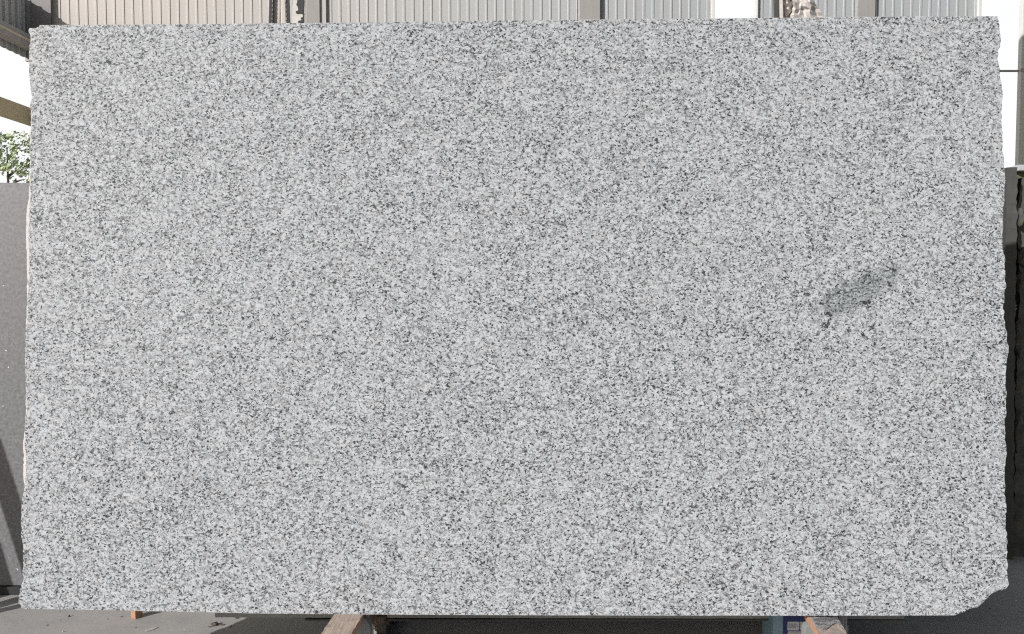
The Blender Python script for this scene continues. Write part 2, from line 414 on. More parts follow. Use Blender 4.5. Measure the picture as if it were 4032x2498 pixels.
BOT = [(3600, 2425.5), (3100, 2426), (2600, 2425.5), (2000, 2424), (1424, 2421), (1000, 2417), (400, 2404)]
def outline(groups, off, seed):
    """list of (u,v,rough)"""
    pts = []
    for grp, rg in groups: pts += [(uv(x, y, off), rg) for x, y in grp]
    out = []; n = len(pts)
    for i in range(n):
        (a, ra), (b_, rb) = pts[i], pts[(i + 1) % n]
        r = float(min(ra, rb)) if (ra and rb) else 0.0
        L = (b_ - a).length; step = 0.006 if r else 0.02
        k = max(1, int(L / step))
        d = (b_ - a).normalized(); nn = Vector((-d.y, d.x))
        for j in range(k):
            t = j / k; p = a.lerp(b_, t)
            if r: p = p + nn * (mn.noise(Vector((p.x * 60 + seed, p.y * 60, 0))) * 0.0035 + mn.noise(Vector((p.x * 190, p.y * 190, seed))) * 0.0015) * (0.3 if j == 0 else 1)
            else: p = p + nn * mn.noise(Vector((p.x * 90 + seed, p.y * 90, 3))) * 0.0006
            out.append((p, r))
    return out
def slab_obj(name, groups, off, thick, seed, mats, label, cat, group=None):
    pts = outline(groups, off, seed)
    n = len(pts)
    area = sum(pts[i][0].x * pts[(i + 1) % n][0].y - pts[(i + 1) % n][0].x * pts[i][0].y for i in range(n))
    if area < 0: pts.reverse()
    bm = bmesh.new(); R = [[], [], [], []]
    for i in range(n):
        p, r = pts[i]; a = pts[i - 3][0]; b_ = pts[(i + 3) % n][0]
        d = (b_ - a).normalized(); inn = Vector((-d.y, d.x))           # inward for CCW
        w1 = mn.noise(Vector((p.x * 35, p.y * 35, seed + 5))) * .5 + .5
        ins = (0.002 + 0.009 * w1 * w1) if r else 0.0012
        dep = (0.003 + 0.008 * w1) if r else 0.0012
        if r == 2: ins = 0.017 + 0.004 * w1; dep = 0.012 + .004 * w1
        mid = 0.003 * mn.noise(Vector((p.x * 50, p.y * 50, seed + 9))) if r else 0
        q = p + inn * ins
        R[0].append(bm.verts.new((q.x, off, q.y)))
        R[1].append(bm.verts.new((p.x, off + dep, p.y)))
        q = p + inn * (abs(mid))
        R[2].append(bm.verts.new((q.x, off + thick * .6, q.y)))
        q = p + inn * (0.004 * min(r, 1))
        R[3].append(bm.verts.new((q.x, off + thick, q.y)))
    f = bm.faces.new(R[0]); f.material_index = 0
    f = bm.faces.new(R[3][::-1]); f.material_index = 0
    for k in range(3):
        for i in range(n):
            j = (i + 1) % n
            f = bm.faces.new((R[k][i], R[k + 1][i], R[k + 1][j], R[k][j])); f.material_index = 1
    bmesh.ops.recalc_face_normals(bm, faces=bm.faces)
    o = link(name, bm, mats)
    o.matrix_world = MS
    return tag(o, label, cat, group)
e0 = uv(3375, 1150); e1 = uv(3250, 1215); e2 = uv(3520, 1070)
ang = math.atan2(e2.y - e1.y, e2.x - e1.x)
dots = [(3258, 1235, .009), (3270, 1242, .007), (3252, 1283, .010), (3262, 1272, .006), (3245, 1275, .005), (3270, 1256, .004), (3264, 1262, .005), (3342, 1302, .007), (3400, 1318, .007), (3404, 1192, .009),
        (3420, 1190, .007), (3505, 1122, .009), (3518, 1066, .010), (3503, 1058, .006), (3340, 1052, .005), (3232, 1195, .006), (430, 247, .010), (422, 243, .006), (3125, 1010, .004),
        (2120, 640, .007), (1712, 420, .007), (3155, 1205, .006)]
dots = [(uv(a, b_).x, uv(a, b_).y, r) for a, b_, r in dots]
M_gran = granite('speckled_granite', enclave=((e0.x, e0.y), (0.155, 0.052), ang, dots))
M_gran2 = granite('speckled_granite_rear', lift=0.06)
M_split = split_stone('split_granite_edge')
front = slab_obj('granite_slab', [(LEFT, 1), (TOP, 0), (RIGHT, 1), (BOT, 0)], 0.0, 0.030, 1.0, [M_gran, M_split],
                 'large pale grey speckled granite slab in front, with a darker patch near its right side', 'stone slab', 'pale granite slabs leaning on the rack')
LEFT2 = [(140, 2380), (84, 2290), (92, 2240), (90, 2160), (84, 2080), (86, 1990), (86, 1922), (80, 1869), (82, 1805), (80, 1748), (87, 1700), (92, 1570), (89, 1420), (94, 1255), (97, 1156),
         (96, 1094), (95, 1020), (93, 970), (91, 920), (93, 871), (97, 811), (104, 772), (106, 720), (106, 667), (110, 608), (107, 588), (106, 514), (112, 484),
         (112, 424), (118, 395), (118, 381), (114, 328), (110, 275), (109, 209), (115, 156), (114, 135), (106, 120), (114, 110), (148, 106)]
TOP2 = [(900, 104), (1800, 96), (2900, 86), (3700, 80)]
RIGHT2 = [(3880, 84), (3900, 400), (3890, 800), (3910, 1300), (3900, 1800), (3910, 2200), (3860, 2300), (3700, 2385)]
BOT2 = [(3000, 2396), (2000, 2394), (900, 2388)]
rear = slab_obj('granite_slab', [(LEFT2[:29], 2), (LEFT2[29:], 1), (TOP2, 0), (RIGHT2, 1), (BOT2, 0)], 0.033, 0.030, 7.0, [M_gran2, M_split],
                'second pale granite slab behind the front one, only its rough left edge showing', 'stone slab', 'pale granite slabs leaning on the rack')

# ------------------------------------------------------------ rack that carries the slabs
M_steel = weathered('dark_rack_steel', (0.10, 0.095, 0.09), (0.06, 0.05, 0.045), 10, 0.6, 0.6, 60)
M_pale = weathered('pale_painted_steel', (0.62, 0.56, 0.52), (0.5, 0.45, 0.42), 10, 0.6, 0.6, 60)
M_rub = weathered('black_rubber', (0.045, 0.046, 0.05), (0.03, 0.03, 0.03), 20, 0.6, 0.6, 80)
M_stitch = weathered('white_stitch', (0.45, 0.46, 0.44), None, 60, 0.3)
M_wrap = weathered('white_wrap', (0.66, 0.64, 0.60), (0.52, 0.5, 0.47), 14, 0.7, 0.7, 60, (1, 1, 3))
M_gus = weathered('grey_bracket', (0.27, 0.275, 0.275), (0.2, 0.21, 0.21), 18, 0.7, 0.5, 60, (3, 1, .5))
def zf(Y, px=2016, py=2424):  return at_y(px, py, Y).z
ZB = P0.z
rack = tag(empty('slab_rack', (0, 2.9, 0)), 'dark steel rack behind the granite slabs, its padded uprights rising past the top edge', 'rack')
ri = Vector((0, -2.9, 0))
def rlink(name, bm, mat, parent=None, smooth=False):
    for vv in bm.verts: vv.co += ri
    return link(name, bm, mat, parent or rack, smooth)
def upline(px, off, z):     # point on the leaning plane behind slabs
    top = at_plane(px, 80, P0 + NB * off, NB)
    s = (z - top.z) / V.z
    return top + V * s
OFF = 0.10
def leanbar(bm, px0, px1, off0, off1, z0=0.45, z1=2.75, twist=0.0):
    a = upline(px0, off0, 0); b_ = upline(px1, off0, 0)
    pts = []
    for zz_ in (z0, z1):
        sh = U * (twist * (zz_ - 2.3))
        for px in (px0, px1):
            for of in (off0, off1):
                pts.append(upline(px, of, zz_) + sh)
    v = [bm.verts.new(p) for p in pts]
    for q in ((0, 1, 3, 2), (4, 6, 7, 5), (0, 4, 5, 1), (2, 3, 7, 6), (0, 2, 6, 4), (1, 5, 7, 3)):
        bm.faces.new([v[i] for i in q])
    bmesh.ops.recalc_face_normals(bm, faces=bm.faces)
# left upright group
bm = bmesh.new(); leanbar(bm, 1066, 1103, OFF + .012, OFF + .05); bevel(bm, .005); up1 = rlink('upright', bm, M_pale)
bm = bmesh.new(); leanbar(bm, 1105, 1134, OFF + .012, OFF + .05); bevel(bm, .005); up2 = rlink('upright', bm, M_pale)
bm = bmesh.new(); leanbar(bm, 1058, 1075, OFF, OFF + .011, z0=1.2); bevel(bm, .002); st1 = rlink('rubber_strip', bm, M_rub, up1)
bm = bmesh.new(); leanbar(bm, 1129, 1148, OFF, OFF + .011, z0=1.2, twist=-.055); bevel(bm, .002); st2 = rlink('rubber_strip', bm, M_rub, up2)
for par, px, tw in ((st1, 1071, 0), (st2, 1132.5, -.055)):
    bm = bmesh.new()
    zc = 2.2
    while zc < 2.74:
        leanbar(bm, px - .9, px + .9, OFF - .0022, OFF - .0005, z0=zc, z1=zc + .0095, twist=tw); zc += .0165
    o = rlink('stitching', bm, M_stitch, up1 if par is st1 else up2)
bm = bmesh.new(); leanbar(bm, 1150, 1198, OFF + .004, OFF + .05)
bmesh.ops.subdivide_edges(bm, edges=[e for e in bm.edges if e.calc_length() > 1], cuts=90)
for vv in bm.verts: vv.co += Vector((mn.noise(vv.co * 30) * .0025, mn.noise(vv.co * 25 + Vector((9, 0, 0))) * .002, 0))
wr = rlink('wrapped_upright', bm, M_wrap)
bm = bmesh.new()
rnd = random.Random(4)
poly = [(1172, -30), (1196, -30), (1196, 40), (1197, 52), (1199, 55), (1197, 66), (1195, 89), (1173, 89), (1175, 82), (1188, 80), (1183, 74), (1186, 69), (1192, 68),
        (1192, 56), (1182, 53), (1166, 53), (1164, 46), (1168, 43), (1174, 42), (1173, 30), (1166, 18), (1170, 10)]
pp = [at_plane(x, y, P0 + NB * (OFF - .0), NB) for x, y in poly]
prism(bm, pp, NB * .003); rlink('torn_black_tape', bm, M_rub, wr)
# right upright group
bm = bmesh.new(); leanbar(bm, 3046, 3069, OFF, OFF + .05, twist=.0); bevel(bm, .004); up3 = rlink('upright', bm, M_steel)
bm = bmesh.new(); leanbar(bm, 3070, 3085, OFF + .004, OFF + .05); bevel(bm, .003); rlink('upright', bm, M_wrap)
# floor feet, cross rail, struts at the back
ba = upline(1040, OFF + .055, .44); bb = upline(3400, OFF + .055, .44)
bm = bmesh.new(); box(bm, (ba.x, min(ba.y, bb.y), .46), (bb.x, max(ba.y, bb.y) + .04, .54)); bevel(bm, .003); rlink('top_rail', bm, M_steel)
for px in (1467, 3318):
    b0 = upline(px, OFF + .12, 0.05)
    bm = bmesh.new(); box(bm, (b0.x - .05, b0.y - .03, 0.0), (b0.x + .05, b0.y + 1.1, .05)); bevel(bm, .004); rlink('foot', bm, M_steel)
    t = upline(1128 if px < 2000 else 3060, OFF + .06, 2.3)
    bm = bmesh.new(); tube(bm, [Vector((b0.x, b0.y + 1.0, .05)), Vector((t.x, t.y + .03, 2.2))], .025, 10); rlink('strut', bm, M_steel)
# posts and brackets seen under the slab beside each bearer
XL = at_y(1467, 2460, 2.62).x
bm = bmesh.new(); box(bm, (XL - .010, 2.60, 0), (XL + .012, 2.66, .46)); bevel(bm, .002); rlink('leg', bm, M_steel)
XR = at_y(3318, 2460, 2.62).x
for q in (3312, 3322):
    xx = at_y(q, 2450, 2.62).x
    bm = bmesh.new(); box(bm, (xx - .0035, 2.60, 0.0), (xx + .0035, 2.63, ZB)); rlink('leg', bm, M_gus)
def bracket(pts, Y, d):
    bm = bmesh.new(); prism(bm, [at_y(x, y, Y) for x, y in pts], Vector((0, d, 0))); bevel(bm, .002); return rlink('bracket', bm, M_gus)
arcL = [(1380, 2600), (1385, 2498), (1405, 2465), (1418, 2446), (1430, 2437), (1440, 2440), (1450, 2453), (1458, 2468), (1460, 2485), (1460, 2600)]
bracket(arcL, 2.46, .03)
arcR = [(3240, 2600), (3230, 2500), (3205, 2455), (3190, 2458), (3178, 2466), (3169, 2476), (3168, 2500), (3168, 2600)]
bracket(arcR, 2.46, .03)
# curved dark bar in the shade
bm = bmesh.new()
cp = [at_y(x, y, 3.0) for x, y in ((1545, 2461), (1575, 2459), (1605, 2461), (1632, 2472), (1660, 2489), (1700, 2516))]
tube(bm, cp, .009, 10); rlink('bent_bar', bm, M_gus, smooth=True)

# ------------------------------------------------------------ timber bearers
g = N('weathered_timber'); b = g.tc.outputs['Object']
gr = g.noise(g.mapping((30, 4, 30)), 1.6, 5, 0.65, 1.2); st = g.noise(b, 22, 4, 0.6, 0.6); fb = g.noise(g.mapping((8, 60, 8)), 1.5, 3, 0.6)
c = g.mix(g.ramp(gr, 0.35, 0.65), (0.50, 0.405, 0.345), (0.36, 0.285, 0.24))
c = g.mix(g.ramp(st, 0.5, 0.68, 0, 0.75), c, (0.21, 0.20, 0.21))
c = g.mix(g.ramp(fb, 0.58, 0.72, 0, 0.6), c, (0.6, 0.52, 0.45))
M_tim = g.done(c, 0.85, gr, 0.6, 0.004)
M_ora = weathered('fresh_sawn_side', (0.46, 0.26, 0.17), (0.38, 0.22, 0.15), 30, 0.6, 0.8, 80, (1, 1, 4))
M_end = weathered('orange_timber', (0.46, 0.26, 0.16), (0.36, 0.20, 0.13), 20, 0.5, 0.8, 80, (4, 4, 1))
def bearer(tl, tr, bl, br, th, side, label, seed):
    z = ZB - .0015
    A = at_z(*tl, z); B = at_z(*tr, z); Dn = at_z(*br, z); E = at_z(*bl, z)
    back = .30
    dl = (A - E).normalized(); dr = (B - Dn).normalized()
    A2 = A + dl * back; B2 = B + dr * back
    E2 = E - dl * .08; D2 = Dn - dr * .08
    bm = bmesh.new(); n = 40; rows = []
    for i in range(n + 1):
        t = i / n; l = E2.lerp(A2, t); r = D2.lerp(B2, t)
        jl = Vector((mn.noise(Vector((t * 22, seed, 0))) * .003, 0, mn.noise(Vector((t * 30, seed, 4))) * .0008 - .001))
        jr = Vector((mn.noise(Vector((t * 22, seed, 8))) * .003, 0, mn.noise(Vector((t * 30, seed, 12))) * .0008 - .001))
        rows.append([l + jl, l.lerp(r, .5), r + jr, r + jr * .6 + Vector((.001, 0, -th)), l + jl * .6 + Vector((-.001, 0, -th))])
    vs = [[bm.verts.new(p) for p in r] for r in rows]
    for i in range(n):
        for k in range(5):
            f = bm.faces.new((vs[i][k], vs[i][(k + 1) % 5], vs[i + 1][(k + 1) % 5], vs[i + 1][k]))
            f.material_index = 1 if k in (2, 4) else 0
    bm.faces.new(vs[0][::-1]).material_index = 1; bm.faces.new(vs[-1]).material_index = 1
    bmesh.ops.recalc_face_normals(bm, faces=bm.faces)
    o = link('timber_bearer', bm, [M_tim, M_ora]); tag(o, label, 'timber', 'timber bearers under the slab')
bearer((1312, 2424), (1426, 2424), (1262, 2498), (1381, 2498), .022, 'r', 'weathered pinkish timber under the slab, left of the frayed cloth', 3)
bearer((3182, 2428), (3298, 2428), (3226, 2498), (3336, 2498), .022, 'l', 'weathered timber under the slab, in front of the blue box', 8)
# plastic film on the right bearer
g = N('torn_film'); b = g.tc.outputs['Object']
s_ = g.noise(g.mapping((4, 40, 10)), 2.0, 4, 0.7, 1.0)
c = g.mix(g.ramp(s_, 0.42, 0.62), (0.25, 0.25, 0.27), (0.72, 0.72, 0.72)); M_film = g.done(c, 0.25, s_, 0.8, 0.004, 0.6)
bm = bmesh.new(); rnd = random.Random(2); z = ZB + .001
nx, ny = 16, 14; grid = []
for j in range(ny + 1):
    row = []
    for i in range(nx + 1):
        s, t = i / nx, j / ny
        x = 3196 + s * (98 + 12 * t) + t * 20; y = 2430 + t * (40 + 14 * math.sin(s * 7) * t)
        p = at_z(x, min(y, 2480), z); p.z += abs(mn.noise(Vector((s * 5, t * 9, 1)))) * .006
        row.append(bm.verts.new(p))
    grid.append(row)
for j in range(ny):
    for i in range(nx): bm.faces.new((grid[j][i], grid[j][i + 1], grid[j + 1][i + 1], grid[j + 1][i]))
bmesh.ops.solidify(bm, geom=list(bm.faces), thickness=.0005)
tag(link('plastic_film', bm, M_film, smooth=True), 'crinkled torn grey plastic film stuck on the right timber', 'film')

# ------------------------------------------------------------ small orange timber post behind the slab
pb = at_z(524, 2436, 0.0)
bm = bmesh.new(); box(bm, (-.0165, 0, 0), (.0165, .033, .20)); bevel(bm, .001, 1)
o = link('timber_post', bm, M_end); o.location = (pb.x, pb.y, 0.0); o.rotation_euler = (0, 0, math.radians(-32))
tag(o, 'small orange sawn timber post standing on the floor under the slab, towards the left', 'timber')

# ------------------------------------------------------------ darker slab behind, low under the front slab
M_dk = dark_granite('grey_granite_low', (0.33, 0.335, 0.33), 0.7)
Yd = 2.82
bm = bmesh.new()
zl = at_y(1200, 2432, Yd).z
xl = at_y(846, 2425, Yd).x; xr = at_y(3560, 2430, Yd).x
pts = []; k = 120
for i in range(k + 1):
    x = xl + (xr - xl) * i / k; pts.append(Vector((x, 0, mn.noise(Vector((x * 14, 0, 0))) * .0012 - .000 - .006 * (i / k))))
pts += [Vector((xr + .01, 0, 1.5)), Vector((xl - .01, 0, 1.5))]
prism(bm, pts, Vector((0, .03, 0)))
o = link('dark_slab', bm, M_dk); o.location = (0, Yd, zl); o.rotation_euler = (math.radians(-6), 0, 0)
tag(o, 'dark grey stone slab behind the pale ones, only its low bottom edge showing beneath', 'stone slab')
bm = bmesh.new(); box(bm, (xl + .35, Yd - .004, zl - .012), (xr, Yd + .06, zl - .006)); 
o = link('steel_strip', bm, M_steel); tag(o, 'thin steel strip under the bottom edge of the dark slab', 'steel strip')
for q in (1470, 3120):
    xx = at_y(q, 2430, Yd).x
    bm = bmesh.new(); box(bm, (-.05, -.02, 0), (.05, .08, zl - .0125)); bevel(bm, .003)
    o = link('support_block', bm, M_steel); o.location = (xx, Yd + .01, 0)
    tag(o, {1470: 'dark block under the low dark slab, behind the frayed cloth', 3120: 'dark block under the dark slab, hidden by the blue box'}[q], 'block', 'blocks under the dark slab')

# ------------------------------------------------------------ frayed cloth beside the left bearer
g = N('frayed_cloth'); b = g.tc.outputs['Object']
s1 = g.noise(b, 60, 4, 0.7); s2 = g.noise(b, 18, 3, 0.6)
c = g.mix(g.ramp(s1, 0.35, 0.65), (0.28, 0.23, 0.18), (0.10, 0.08, 0.06)); c = g.mix(g.ramp(s2, 0.5, 0.65, 0, .6), c, (0.42, 0.30, 0.22))
M_fray = g.done(c, 0.95, s1, 0.8, 0.006)
M_tail = weathered('pale_strap', (0.62, 0.58, 0.52), None, 20, .4)
bm = bmesh.new(); box(bm, (-1.9, 0, 0), (1.9, .03, 1.6))  # unseen slab, added to keep backlight off the floor under the front slabs
o = link('dark_slab', bm, M_dk); o.location = (0.15, 3.42, 0.04); o.rotation_euler = (math.radians(6), 0, 0)
tag(o, 'unseen dark slab added behind the rack to block light coming from behind', 'stone slab')
root = tag(empty('frayed_cloth', tuple(at_y(1490, 2440, 2.58))), 'frayed brown cloth rag with a pale tail hanging beside the left timber', 'cloth')
def sub(name, bm, mat, root, smooth=False):
    for vv in bm.verts: vv.co -= root.location
    return link(name, bm, mat, root, smooth)
rnd = random.Random(6)
bm = bmesh.new(); ring = [(1474, 2415), (1500, 2412), (1522, 2420), (1526, 2432), (1528, 2446), (1535, 2450), (1533, 2462), (1520, 2460), (1508, 2466), (1496, 2464), (1486, 2470), (1476, 2478), (1471, 2460)]
cpt = at_y(1500, 2438, 2.545); inner = []; outer = []
dense = []
for i in range(len(ring)):
    a, b_ = ring[i], ring[(i + 1) % len(ring)]
    for j in range(5): dense.append((a[0] + (b_[0] - a[0]) * j / 5, a[1] + (b_[1] - a[1]) * j / 5))
layers = []
for s in (1.0, .8, .55, .3):
    L_ = []
    for (x, y) in dense:
        xx = 1500 + (x - 1500) * s; yy = 2440 + (y - 2440) * s
        Yy = 2.575 - .03 * (1 - s * s) + .012 * mn.noise(Vector((xx * .08, yy * .08, 2)))
        q = 1 + (.12 * mn.noise(Vector((x * .5, y * .5, 0))) if s == 1 else 0)
        L_.append(bm.verts.new(at_y(1500 + (xx - 1500) * q, 2440 + (yy - 2440) * q, Yy)))
    layers.append(L_)
n = len(dense)
for k in range(3):
    for i in range(n): bm.faces.new((layers[k][i], layers[k][(i + 1) % n], layers[k + 1][(i + 1) % n], layers[k + 1][i]))
bm.faces.new(layers[3])
bmesh.ops.solidify(bm, geom=list(bm.faces), thickness=.004)
sub('rag', bm, M_fray, root, True)
bm = bmesh.new()
for k in range(16):
    x = 1478 + k * 3.6; y = 2458 + rnd.uniform(-4, 6); l = rnd.uniform(5, 16)
    tube(bm, [at_y(x, y, 2.565), at_y(x + rnd.uniform(-3, 3), y + l * .6, 2.56), at_y(x + rnd.uniform(-5, 5), y + l, 2.56)], [.0012, .0009, .0004], 5)
sub('threads', bm, M_fray, root)
bm = bmesh.new(); tl = [(1488, 2466), (1483, 2474), (1478, 2484), (1478, 2500), (1484, 2530)]; lv = []
for i, (x, y) in enumerate(tl):
    w_ = (3, 5, 7, 6, 3)[i]; lv.append((bm.verts.new(at_y(x - w_, y, 2.555)), bm.verts.new(at_y(x, y, 2.549)), bm.verts.new(at_y(x + w_, y, 2.556))))
for i in range(4):
    for k in range(2): bm.faces.new((lv[i][k], lv[i][k + 1], lv[i + 1][k + 1], lv[i + 1][k]))
bmesh.ops.solidify(bm, geom=list(bm.faces), thickness=.0015)
sub('tail', bm, M_tail, root, True)

# ------------------------------------------------------------ blue box
M_navy = weathered('navy_card', (0.035, 0.05, 0.16), None, 20, .3, .5)
M_lblue = weathered('light_blue_card', (0.20, 0.31, 0.40), (0.15, 0.24, 0.31), 20, .5, .5)
M_lab = weathered('white_label', (0.62, 0.64, 0.68), None, 20, .2, .5)
M_txt = weathered('grey_print', (0.16, 0.18, 0.24), None, 20, .2, .5)
YB = 2.74
root = tag(empty('carton', (at_y(3190, 2498, YB).x, YB, 0)), 'blue printed carton with white label panels standing behind the right timber', 'carton')
x0 = at_y(3083, 2498, YB).x; x1 = at_y(3336, 2498, YB).x; xl_ = at_y(3043, 2498, YB + .03).x
bm = bmesh.new()
prism(bm, [Vector((x0, YB, 0)), Vector((x1, YB, 0)), Vector((x1, YB, .24)), Vector((x0, YB, .24))], Vector((0, .16, 0))); sub('body', bm, M_navy, root)
bm = bmesh.new()
prism(bm, [Vector((x0 - .0006, YB, 0)), Vector((x0 - .0006, YB, .238)), Vector((xl_, YB + .03, .238)), Vector((xl_, YB + .03, 0))], Vector((0.0, .12, 0))); sub('side_flap', bm, M_lblue, root)
bm = bmesh.new()
prism(bm, [at_y(x, y, YB - .001) for x, y in ((3319, 2467), (3338, 2464), (3338, 2560), (3328, 2560))], Vector((0.003, .0009, 0))); sub('corner_patch', bm, M_lblue, root)
def plate(px0, py0, px1, py1, d, mat, name, par=root):
    bm = bmesh.new(); a = at_y(px0, py0, YB - d); b_ = at_y(px1, py1, YB - d)
    box(bm, (a.x, YB - d, b_.z), (b_.x, YB - d + .0007, a.z)); return sub(name, bm, mat, par)
for (a, b_, c_, d_) in ((3101, 2449, 3147, 2483), (3151, 2449, 3192, 2483), (3103, 2487, 3192, 2492), (3100, 2494, 3192, 2530)):
    plate(a, b_, c_, d_, .0008, M_lab, 'label_panel')
for k in range(4):
    for (a, b_) in ((3105, 3141), (3155, 3185)):
        plate(a, 2458 + k * 4.4, b_ - (6 if k % 2 else 0), 2459.2 + k * 4.4, .0016, M_txt, 'print_line')

# ------------------------------------------------------------ grey slab on the left with its base rail
M_gl = dark_granite('mid_grey_granite', (0.25, 0.247, 0.262), 0.5, (0.75, 0.75, 0.75))
GY = 3.30
xr = at_y(260, 1500, GY).x; ztop = at_y(50, 720, GY + .16).z; zbot = at_y(50, 2306, GY).z
bm = bmesh.new()
box(bm, (-1.3, 0, 0), (0, .03, (ztop - zbot) / math.cos(math.radians(5)))); bevel(bm, .0015, 1)
o = link('grey_slab', bm, M_gl); o.location = (xr, GY, zbot); o.rotation_euler = (math.radians(-5), 0, 0)
tag(o, 'mid grey stone slab at the left edge with a diagonal shadow across it', 'stone slab')
bm = bmesh.new(); box(bm, (xr - 1.4, GY - .02, 0), (xr + .05, GY + .10, zbot - .001)); bevel(bm, .003)
tag(link('base_rail', bm, M_rub), 'black rail on the floor under the left grey slab', 'rail')
# trestle standing left of the view; its bars throw the stripes on floor and grey slab
tr = tag(empty('trestle', (-3.0, 2.6, 0)), 'steel trestle standing left of the grey slab, outside the picture', 'trestle')
def tlk(name, bm): 
    for vv in bm.verts: vv.co -= tr.location
    return link(name, bm, M_steel, tr)
def back(p, t): return Vector((p.x - TR.x * t, p.y - TR.y * t, 0))
c1 = at_z(0, 2356, 0); c2 = at_z(0, 2405, 0)
q1 = back(c1, .85); q2 = back(c2, .75)
bm = bmesh.new(); box(bm, (q2.x - .018, q2.y - .018, 0), (q2.x + .018, q2.y + .018, .47)); tlk('post', bm)
def toward(p, k): return p - ldir * k
for (aa, bb, r, kk) in (((-40, 1905), (120, 2250), .036, 1.0), ((-35, 2190), (28, 2330), .03, .8)):
    p = toward(at_y(aa[0], aa[1], GY), kk); q = toward(at_y(bb[0], bb[1], GY), kk); d = (p - q).normalized()
    k0 = q.z / d.z if q.z > 0 else 0
    bm = bmesh.new(); tube(bm, [q - d * max(0, k0 - .01), p + d * .25], r, 12); tlk('leaning_bar', bm)

# ------------------------------------------------------------ dark stack at the right edge
g = N('dark_split_stone'); b = g.tc.outputs['Object']
s1 = g.noise(b, 14, 5, 0.65); s2 = g.noise(b, 5, 3, 0.6)
c = g.mix(g.ramp(s1, 0.35, 0.68), (0.11, 0.11, 0.105), (0.045, 0.047, 0.046)); c = g.mix(g.ramp(s2, 0.58, 0.7, 0, .7), c, (0.16, 0.15, 0.07))
M_rock = g.done(c, 0.9, s1, 0.8, 0.01)
M_face = weathered('dull_stone_face', (0.095, 0.095, 0.09), (0.045, 0.045, 0.043), 6, .8, .8, 40, (1, 1, .4))
M_white = weathered('white_marble', (0.6, 0.61, 0.64), None, 12, .4)
def jag(xs, y0, y1, Y, seed, step=14, amp=5):
    out = []; n = int((y1 - y0) / step)
    for i in range(n + 1):
        y = y0 + (y1 - y0) * i / n
        t = i / n * (len(xs) - 1); k = min(int(t), len(xs) - 2); x = xs[k] + (xs[k + 1] - xs[k]) * (t - k)
        out.append(at_y(x + amp * mn.noise(Vector((y * .03, seed, 0))) + amp * .5 * mn.noise(Vector((y * .11, seed, 3))), y, Y))
    return out
def rough_slab(name, lx, y0, y1, Y, width, th, seed, mat, label, amp=5):
    L_ = jag(lx, y0, y1, Y, seed, amp=amp); zb_ = L_[-1].z
    L_[-1].z = 0
    bm = bmesh.new(); n = len(L_)
    cols = []
    for ci, (dx, dy) in enumerate(((0, 0), (.006, -.0), (.012, .0), (width, 0))):
        pass
    A = [bm.verts.new(p) for p in L_]
    B = [bm.verts.new(p + Vector((th * .9 + .008 * mn.noise(Vector((i * .4, seed, 7))), -.012 + .01 * mn.noise(Vector((i * .5, seed, 9))), 0))) for i, p in enumerate(L_)]
    D_ = [bm.verts.new(p + Vector((th, .02, 0))) for p in L_]
    A2 = [bm.verts.new(p + Vector((width * .25, width, 0))) for p in L_]
    D2 = [bm.verts.new(p + Vector((width * .25 + th, width, 0))) for p in L_]
    for a, b2 in ((A, B), (B, D_), (D_, D2), (D2, A2), (A2, A)):
        for i in range(n - 1): bm.faces.new((a[i], b2[i], b2[i + 1], a[i + 1]))
    bm.faces.new((A[0], A2[0], D2[0], D_[0], B[0])); bm.faces.new((B[-1], D_[-1], D2[-1], A2[-1], A[-1]))
    bmesh.ops.recalc_face_normals(bm, faces=bm.faces)
    return tag(link(name, bm, mat), label, 'stone slab', 'dark slabs stacked at the right edge')
rough_slab('rough_slab', [3962, 3961, 3956, 3953, 3951, 3950, 3950], 660, 2190, 3.72, 1.0, .052, 2, M_face, 'dull grey slab nearest the pale slab, on the left of the right-hand stack', 3)
rough_slab('rough_slab', [3996, 3996, 3992, 3990, 3985, 3990, 3990], 672, 2150, 3.88, 1.0, .06, 5, M_rock, 'dark slab in the stack, with the white stone piece on its top', 4)
rough_slab('rough_slab', [4022, 4005, 4012, 4018, 4010, 4004, 3998, 4000, 3995, 3992, 3980], 700, 2175, 3.76, 1.0, .09, 11, M_rock, 'rough mossy dark slab at the far right edge of the picture', 9)
# chunks of split edge
rnd = random.Random(12)
bm = bmesh.new()
wp = at_y(4014, 664, 3.86)
bm = bmesh.new(); box(bm, (-.024, -.03, -.015), (.05, .05, .015)); bevel(bm, .003)
o = link('marble_piece', bm, M_white); o.location = wp; tag(o, 'small white stone piece lying on top of the dark right-hand stack', 'stone piece')
def chunk(px, py, Y, sx_, sz_, seed, label):
    bm = bmesh.new(); bmesh.ops.create_icosphere(bm, subdivisions=3, radius=1)
    for vv in bm.verts:
        d = vv.co.copy(); k = 1 + .35 * mn.noise(d * 1.3 + Vector((seed, 0, 0))) + .12 * mn.noise(d * 4 + Vector((seed, 0, 0)))
        vv.co = Vector((d.x * sx_ * k, d.y * .03 * k, d.z * sz_ * k))
    o = link('split_chunk', bm, M_rock); o.location = at_y(px, py, Y); tag(o, label, 'stone', 'rough chunks bulging from the right stack')
chunk(4016, 860, 3.73, .020, .045, 1, 'topmost pale rough chunk bulging out of the right-hand stack')
chunk(4028, 1010, 3.73, .022, .055, 2, 'rough chunk below the topmost one on the right-hand stack')
chunk(4015, 1110, 3.73, .014, .05, 3, 'greenish mossy chunk in the middle of the right-hand stack')
chunk(4014, 1330, 3.72, .022, .09, 4, 'large dark rough chunk on the right stack, below the pale torn tape')
chunk(4010, 1700, 3.72, .020, .10, 5, 'long dark rough chunk low on the right-hand stack')
bm = bmesh.new()
